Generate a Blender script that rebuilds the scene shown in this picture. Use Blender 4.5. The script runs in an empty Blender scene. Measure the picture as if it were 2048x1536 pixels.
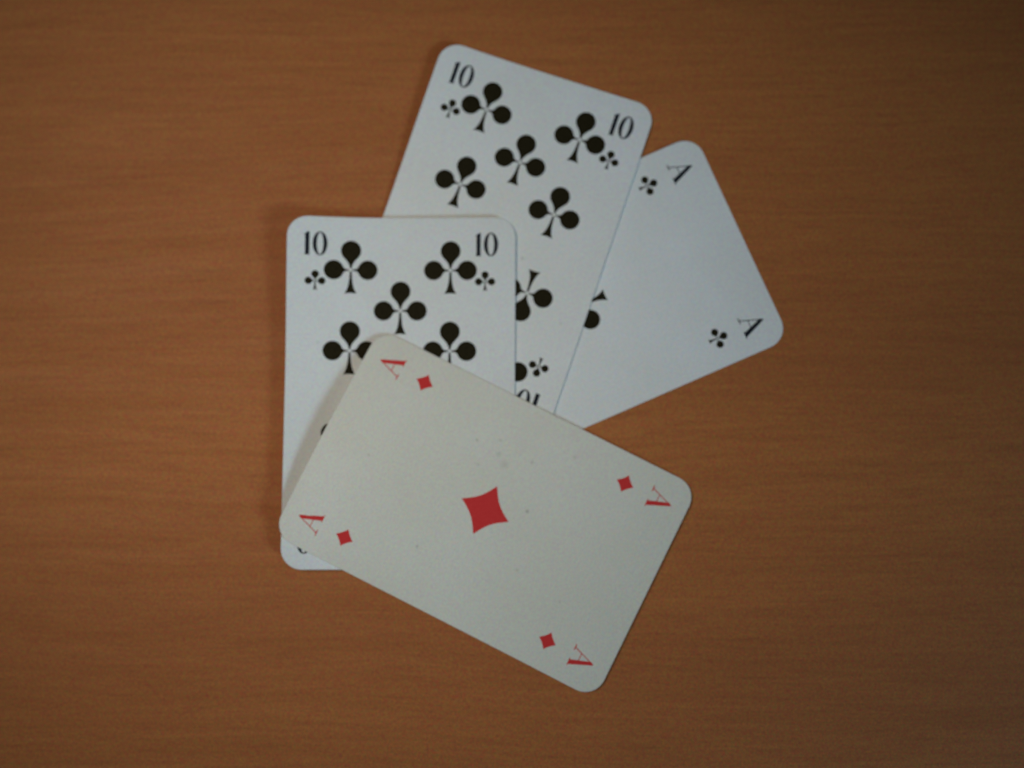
import bpy, bmesh, math, random
from mathutils import Vector, Matrix
from mathutils.geometry import delaunay_2d_cdt
random.seed(4)
S = bpy.context.scene
C = S.collection
MM = 0.001

# ------------------------------------------------------------------ camera
TILT, PAN, DIST = math.radians(5.487), math.radians(1.796), 283.54
cam_d = bpy.data.cameras.new('camera')
cam = bpy.data.objects.new('camera', cam_d); C.objects.link(cam)
rot = Matrix.Rotation(PAN, 3, 'Y') @ Matrix.Rotation(TILT, 3, 'X')
cam.matrix_world = Matrix.Translation(rot @ Vector((0, 0, DIST*MM))) @ rot.to_4x4()
cam_d.sensor_width = 36; cam_d.lens = 18/math.tan(math.radians(25))
cam_d.clip_start = 0.01; cam_d.clip_end = 50
cam_d.dof.use_dof = True; cam_d.dof.focus_distance = 0.255; cam_d.dof.aperture_fstop = 5.2
S.camera = cam

# ------------------------------------------------------------------ light
S.view_settings.view_transform = 'Standard'; S.view_settings.look = 'None'
S.view_settings.exposure = 0; S.view_settings.gamma = 1
W = bpy.data.worlds.new('World'); S.world = W; W.use_nodes = True
bg = W.node_tree.nodes['Background']
bg.inputs[0].default_value = (0.80, 0.92, 1.0, 1); bg.inputs[1].default_value = 0.015

def area(name, loc, aim, size, power, col, spread=180):
    d = bpy.data.lights.new(name, 'AREA'); d.energy = power; d.color = col
    d.shape = 'DISK'; d.size = size; d.spread = math.radians(spread)
    o = bpy.data.objects.new(name, d); C.objects.link(o)
    o.location = loc
    o.rotation_euler = (Vector(aim)-Vector(loc)).to_track_quat('-Z', 'Y').to_euler()
    return o
area('room_lamp', (-0.20, 0.07, 0.47), (-0.050, 0.006, 0), 0.24, 0.0645, (1.0, 0.91, 0.76), 35)  # warm lamp from the left; beam narrowed to stand in for lens vignetting
area('cool_side_beam', (0.60, -0.46, 0.48), (-0.062, 0.030, 0), 0.46, 0.196, (0.58, 0.85, 1.06), 18.8)  # no such lamp: cool window light from lower right, made into a narrow beam

# ------------------------------------------------------------------ materials
def new_mat(name):
    m = bpy.data.materials.new(name); m.use_nodes = True
    nt = m.node_tree
    return m, nt, nt.nodes['Principled BSDF']
def N(nt, t, **kw):
    n = nt.nodes.new(t)
    for k, v in kw.items(): setattr(n, k, v)
    return n
def math_node(nt, op, a, b=None, clamp=False):
    n = N(nt, 'ShaderNodeMath', operation=op, use_clamp=clamp)
    for i, x in enumerate((a, b)):
        if x is None: continue
        if isinstance(x, (int, float)): n.inputs[i].default_value = x
        else: nt.links.new(x, n.inputs[i])
    return n.outputs[0]
def mix(nt, fac, a, b, mode='MIX'):
    n = N(nt, 'ShaderNodeMix', data_type='RGBA', blend_type=mode)
    for i, x in ((0, fac), (6, a), (7, b)):
        if isinstance(x, (int, float)): n.inputs[i].default_value = x
        elif isinstance(x, tuple): n.inputs[i].default_value = (*x, 1)
        else: nt.links.new(x, n.inputs[i])
    return n.outputs[2]
def ramp(nt, f, stops):
    n = N(nt, 'ShaderNodeValToRGB'); e = n.color_ramp.elements
    while len(e) < len(stops): e.new(0.5)
    for el, (p, c) in zip(e, stops):
        el.position = p; el.color = (*c, 1) if isinstance(c, tuple) else (c, c, c, 1)
    nt.links.new(f, n.inputs[0]); return n.outputs[0]
def noise(nt, vec, scale, detail=4, rough=0.55, dist=0.0):
    n = N(nt, 'ShaderNodeTexNoise'); nt.links.new(vec, n.inputs['Vector'])
    n.inputs['Scale'].default_value = scale; n.inputs['Detail'].default_value = detail
    n.inputs['Roughness'].default_value = rough; n.inputs['Distortion'].default_value = dist
    return n.outputs[0]
def mapped(nt, vec, scale, loc=(0, 0, 0), rz=0):
    n = N(nt, 'ShaderNodeMapping'); nt.links.new(vec, n.inputs[0])
    n.inputs['Scale'].default_value = scale; n.inputs['Location'].default_value = loc
    n.inputs['Rotation'].default_value = (0, 0, rz); return n.outputs[0]

def mottle(nt, vec, scale, amount):
    """fine speckle of the surface, a little different in each colour channel, around 1"""
    n = N(nt, 'ShaderNodeTexNoise'); nt.links.new(vec, n.inputs['Vector'])
    n.inputs['Scale'].default_value = scale; n.inputs['Detail'].default_value = 1.5
    sub = N(nt, 'ShaderNodeVectorMath', operation='SUBTRACT'); nt.links.new(n.outputs['Color'], sub.inputs[0]); sub.inputs[1].default_value = (.5, .5, .5)
    sc = N(nt, 'ShaderNodeVectorMath', operation='SCALE'); nt.links.new(sub.outputs[0], sc.inputs[0]); sc.inputs['Scale'].default_value = 2*amount
    ad = N(nt, 'ShaderNodeVectorMath', operation='ADD'); nt.links.new(sc.outputs[0], ad.inputs[0]); ad.inputs[1].default_value = (1, 1, 1)
    return ad.outputs[0]
def wood_material():
    m, nt, b = new_mat('beech_laminate')
    co = N(nt, 'ShaderNodeTexCoord').outputs['Object']
    # gentle waviness of the grain direction
    wob = noise(nt, mapped(nt, co, (3.5, 9, 1)), 1.0, 2)
    off = math_node(nt, 'MULTIPLY', math_node(nt, 'SUBTRACT', wob, 0.5), 0.022)
    cb = N(nt, 'ShaderNodeCombineXYZ'); nt.links.new(off, cb.inputs[1])
    va = N(nt, 'ShaderNodeVectorMath', operation='ADD'); nt.links.new(co, va.inputs[0]); nt.links.new(cb.outputs[0], va.inputs[1])
    v = va.outputs[0]
    broad = noise(nt, mapped(nt, v, (2.2, 20, 1)), 1.0, 2, 0.5)
    bands = noise(nt, mapped(nt, v, (14, 210, 1), (3, 1, 0)), 1.0, 4, 0.62)
    fib = noise(nt, mapped(nt, v, (42, 800, 1), (1, 7, 0)), 1.0, 3, 0.65)
    fleck = noise(nt, mapped(nt, v, (95, 1300, 1), (5, 2, 0)), 1.0, 2, 0.5)
    c = mix(nt, ramp(nt, broad, [(0.25, 0.0), (0.75, 1.0)]), (0.405, 0.130, 0.036), (0.515, 0.177, 0.048))
    c = mix(nt, ramp(nt, bands, [(0.38, 0.0), (0.78, 0.27)]), c, (0.30, 0.086, 0.022))
    c = mix(nt, ramp(nt, fib, [(0.40, 0.0), (0.76, 0.35)]), c, (0.24, 0.070, 0.020))
    c = mix(nt, ramp(nt, fleck, [(0.58, 0.0), (0.74, 0.16)]), c, (0.15, 0.045, 0.014))
    c = mix(nt, 1.0, c, mottle(nt, co, 2000, 0.70), 'MULTIPLY')
    nt.links.new(c, b.inputs['Base Color'])
    r = ramp(nt, bands, [(0.3, 0.55), (0.7, 0.66)])
    nt.links.new(r, b.inputs['Roughness'])
    b.inputs['Specular IOR Level'].default_value = 0.25
    bp = N(nt, 'ShaderNodeBump'); bp.inputs['Strength'].default_value = 0.12; bp.inputs['Distance'].default_value = 0.0001
    nt.links.new(fib, bp.inputs['Height']); nt.links.new(bp.outputs[0], b.inputs['Normal'])
    return m

def paper_material(name, base, specks=(), seed=0):
    m, nt, b = new_mat(name)
    co = N(nt, 'ShaderNodeTexCoord').outputs['Object']
    co = mapped(nt, co, (1, 1, 1), (seed*0.37, seed*0.21, 0)) if seed else co
    mot = noise(nt, co, 45, 3, 0.6)
    grit = noise(nt, co, 1500, 2, 0.6)
    hand = noise(nt, co, 16, 2, 0.5)
    dark = tuple(x*y for x, y in zip(base, (0.955, 0.945, 0.91)))
    c = mix(nt, ramp(nt, mot, [(0.35, 0.0), (0.75, 1.0)]), base, dark)
    c = mix(nt, ramp(nt, hand, [(0.42, 0.0), (0.72, 0.7)]), c, tuple(x*y for x, y in zip(base, (0.93, 0.915, 0.86))))
    c = mix(nt, 1.0, c, mottle(nt, co, 1900, 0.22), 'MULTIPLY')
    obj = mapped(nt, N(nt, 'ShaderNodeTexCoord').outputs['Object'], (1, 1, 0))
    for (x, y, r, k) in specks:                      # small greasy finger specks worn into the face
        d = N(nt, 'ShaderNodeVectorMath', operation='DISTANCE'); nt.links.new(obj, d.inputs[0])
        d.inputs[1].default_value = (x*MM, y*MM, 0)
        wob = math_node(nt, 'MULTIPLY', grit, 0.5*r*MM)
        dd = math_node(nt, 'SUBTRACT', math_node(nt, 'ADD', d.outputs['Value'], wob), 0.25*r*MM)
        f = math_node(nt, 'SUBTRACT', 1.0, math_node(nt, 'DIVIDE', dd, r*MM), True)
        f = math_node(nt, 'MULTIPLY', f, k*0.62)
        c = mix(nt, f, c, (0.20, 0.18, 0.15))
    nt.links.new(c, b.inputs['Base Color'])
    b.inputs['Roughness'].default_value = 0.5
    b.inputs['Specular IOR Level'].default_value = 0.2
    bp = N(nt, 'ShaderNodeBump'); bp.inputs['Strength'].default_value = 0.06; bp.inputs['Distance'].default_value = 0.00005
    nt.links.new(grit, bp.inputs['Height']); nt.links.new(bp.outputs[0], b.inputs['Normal'])
    return m
def ink_material(name, col, worn):
    m, nt, b = new_mat(name)
    co = N(nt, 'ShaderNodeTexCoord').outputs['Object']
    g = noise(nt, co, 1700, 2, 0.6)
    c = mix(nt, ramp(nt, g, [(0.3, 0.0), (0.8, 1.0)]), col, worn)
    nt.links.new(c, b.inputs['Base Color'])
    b.inputs['Roughness'].default_value = 0.6; b.inputs['Specular IOR Level'].default_value = 0.06
    return m
M_WOOD = wood_material()
PAPER = (0.74, 0.75, 0.74)
M_EDGE = paper_material('card_edge', (0.62, 0.59, 0.54))
M_BLACK = ink_material('black_ink', (0.011, 0.009, 0.003), (0.026, 0.020, 0.007))
M_BLUEBLACK = ink_material('index_ink', (0.008, 0.010, 0.017), (0.02, 0.023, 0.032))
M_RED = ink_material('red_ink', (0.66, 0.038, 0.040), (0.70, 0.055, 0.052))

# ------------------------------------------------------------------ table
def build_table():
    bm = bmesh.new()
    x0, x1, y0, y1, t = -0.75, 0.75, -0.5, 0.5, 0.025
    bmesh.ops.create_cube(bm, size=1, matrix=Matrix.Translation((0, 0, -t/2)) @ Matrix.Diagonal((x1-x0, y1-y0, t, 1)))
    bmesh.ops.bevel(bm, geom=bm.edges[:], offset=0.0025, segments=3, affect='EDGES', profile=0.5)
    me = bpy.data.meshes.new('tabletop'); bm.to_mesh(me); bm.free()
    me.materials.append(M_WOOD)
    o = bpy.data.objects.new('tabletop', me); C.objects.link(o)
    o['kind'] = 'structure'
    return o
build_table()

# ------------------------------------------------------------------ flat outlines, in millimetres
def arc(cx, cy, rx, ry, a0, a1, n):
    return [(cx+rx*math.cos(math.radians(a0+(a1-a0)*i/n)), cy+ry*math.sin(math.radians(a0+(a1-a0)*i/n))) for i in range(n+1)]
def rounded_rect(w, h, r, n=10):
    p = []
    for sx, sy, a in ((1, 1, 0), (-1, 1, 90), (-1, -1, 180), (1, -1, 270)):
        p += arc(sx*(w/2-r), sy*(h/2-r), r, r, a, a+90, n)
    # keep straight runs divided, so the curl of the card shows on its rim
    q = []
    for i, a in enumerate(p):
        b = p[(i+1) % len(p)]; d = math.dist(a, b); k = max(1, int(d/2.5))
        q += [(a[0]+(b[0]-a[0])*j/k, a[1]+(b[1]-a[1])*j/k) for j in range(k)]
    return q
def lobe(cx, cy, r, tip, tw, ang0=52, squash=1.0):
    """round leaf whose concave sides run into a thin neck ending at the point tip"""
    dx, dy = tip[0]-cx, tip[1]-cy; L = math.hypot(dx, dy); th = math.atan2(dy, dx)
    pts = []
    a0 = math.radians(ang0)
    n = 30
    for i in range(n+1):
        a = a0+(2*math.pi-2*a0)*i/n
        pts.append((r*math.cos(a), r*squash*math.sin(a)))
    x1, y1 = r*math.cos(a0), r*squash*math.sin(a0)
    def side(sg):
        out = []
        # bezier leaving the circle along its tangent, arriving along the neck
        tx, ty = math.sin(a0), -math.cos(a0)
        k = (L-x1)*0.50
        P0 = (x1, y1); P1 = (x1+tx*k, y1+ty*k*1.0); P2 = (x1+(L-x1)*0.62, tw/2+0.06); P3 = (L, tw/2)
        if P1[1] < tw/2: P1 = (P1[0], tw/2+0.05)
        for i in range(1, 9):
            t = i/8; u = 1-t
            out.append((u**3*P0[0]+3*u*u*t*P1[0]+3*u*t*t*P2[0]+t**3*P3[0],
                        sg*(u**3*P0[1]+3*u*u*t*P1[1]+3*u*t*t*P2[1]+t**3*P3[1])))
        return out
    pts += side(-1)                # from the lower side of the circle to the tip
    pts += side(1)[::-1]
    c, s = math.cos(th), math.sin(th)
    return [(cx+x*c-y*s, cy+x*s+y*c) for x, y in pts]
def stem(top, base, w_top, w_base):
    n = 10; L = []
    for i in range(n+1):
        t = i/n; y = top+(base-top)*t
        w = w_top+(w_base-w_top)*(0.42*t**1.5+0.58*t**4.2)
        L.append((w/2, y))
    bot = [(-w_base*(0.5-i/6), base+0.16*math.sin(math.pi*i/6)) for i in range(5, 0, -1)]
    return L + bot + [(-x, y) for x, y in L[::-1]]
def club():
    return [lobe(0, 5.10, 2.60, (0, 0.42), 0.44, 46, 1.0),
            lobe(-4.36, 0.02, 2.54, (-0.40, 0), 0.34, 22, 1.0),
            lobe(4.36, 0.02, 2.54, (0.40, 0), 0.34, 22, 1.0),
            stem(-0.36, -6.15, 0.52, 3.15)]
def small_club():
    return [lobe(0, 1.78, 0.96, (0, 0.14), 0.20, 40), lobe(-1.68, 0.02, 0.94, (-0.16, 0), 0.16, 26),
            lobe(1.68, 0.02, 0.94, (0.16, 0), 0.16, 26), stem(-0.10, -2.38, 0.28, 1.15)]
def diamond(rx, ry, sag):
    P = [(0, ry), (-rx, 0), (0, -ry), (rx, 0)]; out = []
    for i in range(4):
        a, b = P[i], P[(i+1) % 4]; n = 10
        for j in range(n):
            t = j/n; k = 1-sag*4*t*(1-t)
            out.append(((a[0]+(b[0]-a[0])*t)*k, (a[1]+(b[1]-a[1])*t)*k))
    return out
def ten():
    one = [(-2.62, -3.05), (-1.26, -3.05), (-1.26, -2.90), (-1.38, -2.80), (-1.38, 3.08), (-1.70, 3.08), (-2.78, 2.32), (-2.78, 2.14),
           (-2.48, 2.30), (-2.48, -2.80), (-2.62, -2.90)]
    cx, ro, ho, ri, hi = 1.30, 1.86, 3.14, 0.82, 2.84
    right = arc(cx, 0, ro, ho, -90, 90, 20) + arc(cx, 0, ri, hi, 90, -90, 20)
    left = arc(cx, 0, ro, ho, 90, 270, 20) + arc(cx, 0, ri, hi, 270, 90, 20)
    return [one, right, left]
def letter_a():
    thick = [(-0.05, 3.05), (0.13, 3.05), (2.60, -2.75), (1.30, -2.75), (-0.50, 2.24)]
    thin = [(-0.20, 2.72), (-0.36, 2.30), (-2.10, -2.75), (-1.84, -2.75), (-0.22, 2.05)]
    bar = [(-1.40, -0.85), (0.95, -0.85), (0.87, -0.65), (-1.33, -0.65)]
    sl = [(-2.85, -3.0), (-1.15, -3.0), (-1.15, -2.83), (-1.75, -2.68), (-2.20, -2.68), (-2.85, -2.83)]
    sr = [(0.95, -3.0), (2.95, -3.0), (2.95, -2.84), (2.45, -2.70), (1.45, -2.70), (0.95, -2.84)]
    return [thick, thin, bar, sl, sr]

def inside(q, p):
    hit = False
    for (x1, y1), (x2, y2) in zip(p, p[1:]+p[:1]):
        if (y1 > q.y) != (y2 > q.y) and q.x < x1+(q.y-y1)*(x2-x1)/(y2-y1): hit = not hit
    return hit
def fill(polys, step):
    """triangulated union of closed outlines with extra inner points"""
    v, f = [], []
    for p in polys:
        i = len(v); v += [Vector(q) for q in p]; f.append(list(range(i, i+len(p))))
    xs = [q.x for q in v]; ys = [q.y for q in v]
    x = min(xs)+step*0.53
    while x < max(xs):
        y = min(ys)+step*0.47
        while y < max(ys):
            v.append(Vector((x+random.uniform(-.06, .06)*step, y+random.uniform(-.06, .06)*step))); y += step
        x += step
    vv, _, ff, *_ = delaunay_2d_cdt(v, [], f, 1, 1e-5)
    used = sorted({i for t in ff for i in t}); re = {i: k for k, i in enumerate(used)}
    tris = []
    for t in ff:
        a, b, c = (vv[i] for i in t[:3])
        if not any(inside((a+b+c)/3, p) for p in polys): continue
        t = [re[i] for i in t]
        if (b-a).cross(c-a) < 0: t.reverse()
        tris.append(t)
    return [(vv[i].x, vv[i].y) for i in used], tris

# ------------------------------------------------------------------ playing cards
CW, CH, CR, TH = 59.0, 91.0, 5.4, 0.30
HALF = TH/2
CARD_V, CARD_F = fill([rounded_rect(CW-0.16, CH-0.16, CR-0.08)], 2.2)
RIM0 = rounded_rect(CW-0.16, CH-0.16, CR-0.08)
RIM1 = [(x*CW/(CW-0.16), y*CH/(CH-0.16)) for x, y in RIM0]
FLAT = {'club': fill(club(), 1.2), 'small_club': fill(small_club(), 0.9), 'ten': fill(ten(), 1.2), 'letter_a': fill(letter_a(), 1.2),
        'diamond': fill([diamond(6.72, 6.62, 0.17)], 1.3), 'small_diamond': fill([diamond(2.30, 2.34, 0.10)], 0.9)}

def card_mesh(zf, face, edge):
    bm = bmesh.new()
    top = [bm.verts.new((x*MM, y*MM, (zf(x, y)+HALF)*MM)) for x, y in CARD_V]
    bot = [bm.verts.new((x*MM, y*MM, (zf(x, y)-HALF)*MM)) for x, y in CARD_V]
    for t in CARD_F:
        bm.faces.new([top[i] for i in t]).smooth = True
        bm.faces.new([bot[i] for i in reversed(t)]).smooth = True
    rings = [[bm.verts.new((x*MM, y*MM, (zf(x, y)+h)*MM)) for x, y in R]
             for R, h in ((RIM0, HALF), (RIM1, HALF*0.45), (RIM1, -HALF*0.45), (RIM0, -HALF))]
    n = len(RIM0)
    for a, b in zip(rings, rings[1:]):
        for i in range(n):
            fc = bm.faces.new((a[i], b[i], b[(i+1) % n], a[(i+1) % n])); fc.material_index = 1; fc.smooth = True
    bmesh.ops.remove_doubles(bm, verts=bm.verts[:], dist=2e-6)
    for e in bm.edges:
        if len({f.material_index for f in e.link_faces}) > 1: e.smooth = False
    me = bpy.data.meshes.new('playing_card'); bm.to_mesh(me); bm.free()
    me.materials.append(face); me.materials.append(edge)
    return me
def print_on(card, zf, name, flat, at, ink, turned=False, lift=0.012):
    """a printed mark laid on the curled face of its card, a part of the card"""
    vs, fs = FLAT[flat]; s = -1 if turned else 1
    P = [(at[0]+s*x, at[1]+s*y) for x, y in vs]
    zc = zf(*at)+HALF
    me = bpy.data.meshes.new(name)
    me.from_pydata([((x-at[0])*MM, (y-at[1])*MM, (zf(x, y)+HALF+lift-zc)*MM) for x, y in P], [], fs)
    for p in me.polygons: p.use_smooth = True
    me.materials.append(ink)
    o = bpy.data.objects.new(name, me); C.objects.link(o)
    o.parent = card; o.location = (at[0]*MM, at[1]*MM, zc*MM)
    return o
def card(zf, loc, ang, label, face):
    o = bpy.data.objects.new('playing_card', card_mesh(zf, face, M_EDGE)); C.objects.link(o)
    o.location = (loc[0]*MM, loc[1]*MM, 0); o.rotation_euler = (0, 0, math.radians(ang))
    o['label'] = label; o['category'] = 'playing card'; o['group'] = 'playing cards fanned out on the wooden table'
    return o
def indices(c, zf, rank, rank_name, pip, ink_r, ink_p, dx=0, dy=0, ry=38.35, py=28.55):
    for sx in (-1, 1):
        for t in (False, True):
            s = -1 if t else 1
            print_on(c, zf, rank_name, rank, (sx*22.15*s+dx, s*ry+dy), ink_r, t)
            print_on(c, zf, 'corner_pip', pip, (sx*21.98*s+dx, s*py+dy), ink_p, t)
def ten_of_clubs(zf, loc, ang, label, face, dx=0, dy=0, row_gap=0.3):
    c = card(zf, loc, ang, label, face)
    indices(c, zf, 'ten', 'rank_number', 'small_club', M_BLUEBLACK, M_BLACK, dx, dy)
    spots = [(sx*12.95, y) for sx in (-1, 1) for y in (31.55, 10.45)] + [(0, 20.95)]
    for x, y in spots:
        print_on(c, zf, 'club_pip', 'club', (x+dx, y+dy), M_BLACK)
        low = row_gap if y == 10.45 else 0.0
        print_on(c, zf, 'club_pip', 'club', (-x+dx, -y-low+dy), M_BLACK, True)
    return c

# height of each card's middle sheet above the table (mm): they rest on one another and curl a little
def z_ace_clubs(u, v): return 0.17+0.15*max(0, (v-10)/35)**2
def z_ten_back(u, v):
    s = min(1, max(0, (v+4)/38)); return 0.60+1.2*min(0, (u+4)/25.5)**2*s*s*(3-2*s)+0.30*max(0, u/29.5)**2+0.4*max(0, v/45.5)**2
def z_ten_front(u, v):
    s = min(1, max(0, (v-2)/40)); return 1.22+(2.4+1.5*s*s*(3-2*s))*min(0, u/29.5)**2+0.36*max(0, u/29.5)**2+0.40*max(0, v/45.5)**2
def z_ace_diamonds(u, v):
    t = min(1, max(0, (v+25)/70)); t = t*t*(3-2*t); p = u/29.5
    return 2.0+t*(1.15-1.15*p+2.4*(1-p*p))-0.4*max(0, -v/45.5)**1.5

SPK_D = [(14.97, 9.91, .6, .6), (16.18, -5.13, .7, .5), (4.56, -9.55, .65, .9), (-15.72, 11.23, .6, .6), (22.19, -14.2, .6, .45), (-9.67, -13.88, .6, .45), (-0.78, 32.58, .5, .4), (12.47, 0.82, 1.3, .4), (14.2, 3.4, 1.0, .35), (17.6, 4.6, .6, .4), (9.6, 6.9, .6, .35), (-12.0, -27.0, .5, .4)]
SPK_T = [(8.86, -3.5, .6, .6), (23.8, -16.6, .5, .5)]
SPK_F = [(-21.5, 12.6, .5, .4), (17.2, 17.0, .4, .3)]
f_ac = paper_material('cool_lit_paper_of_club_ace', (0.835, 0.86, 0.88), [], 1)  # cool light at the outer end painted into the paper tint
f_tb = paper_material('cool_lit_paper_of_tilted_ten', (0.825, 0.848, 0.865), SPK_T, 2)  # bluish base carries the cool light on the upper part, same deck
f_tf = paper_material('cool_lit_paper_of_upright_ten', (0.785, 0.815, 0.835), SPK_F, 3)  # blue cast of the light along the left put into this base
f_ad = paper_material('paper_of_the_diamond_ace', (0.768, 0.766, 0.708), SPK_D, 4)

c = card(z_ace_clubs, (17.954, 20.409), -66.563, 'ace of clubs turned sideways under the tilted ten, black letters at its right end', f_ac)
indices(c, z_ace_clubs, 'letter_a', 'rank_letter', 'small_club', M_BLUEBLACK, M_BLACK)
print_on(c, z_ace_clubs, 'club_pip', 'club', (0, 0.7), M_BLACK, True)

ten_of_clubs(z_ten_back, (-4.518, 38.922), -18.850, 'tilted ten of clubs at the top, behind the upright ten and over the black ace', f_tb, 0, -0.42, 0.85)
ten_of_clubs(z_ten_front, (-28.710, -1.976), -0.297, 'upright ten of clubs at the left, its lower half under the red ace', f_tf, -0.35)

c = card(z_ace_diamonds, (-6.648, -32.406), 63.234, 'ace of diamonds with red letters, lying slanted on top of the other cards', f_ad)
indices(c, z_ace_diamonds, 'letter_a', 'rank_letter', 'small_diamond', M_RED, M_RED)
print_on(c, z_ace_diamonds, 'diamond_pip', 'diamond', (0.08, 0.08), M_RED)
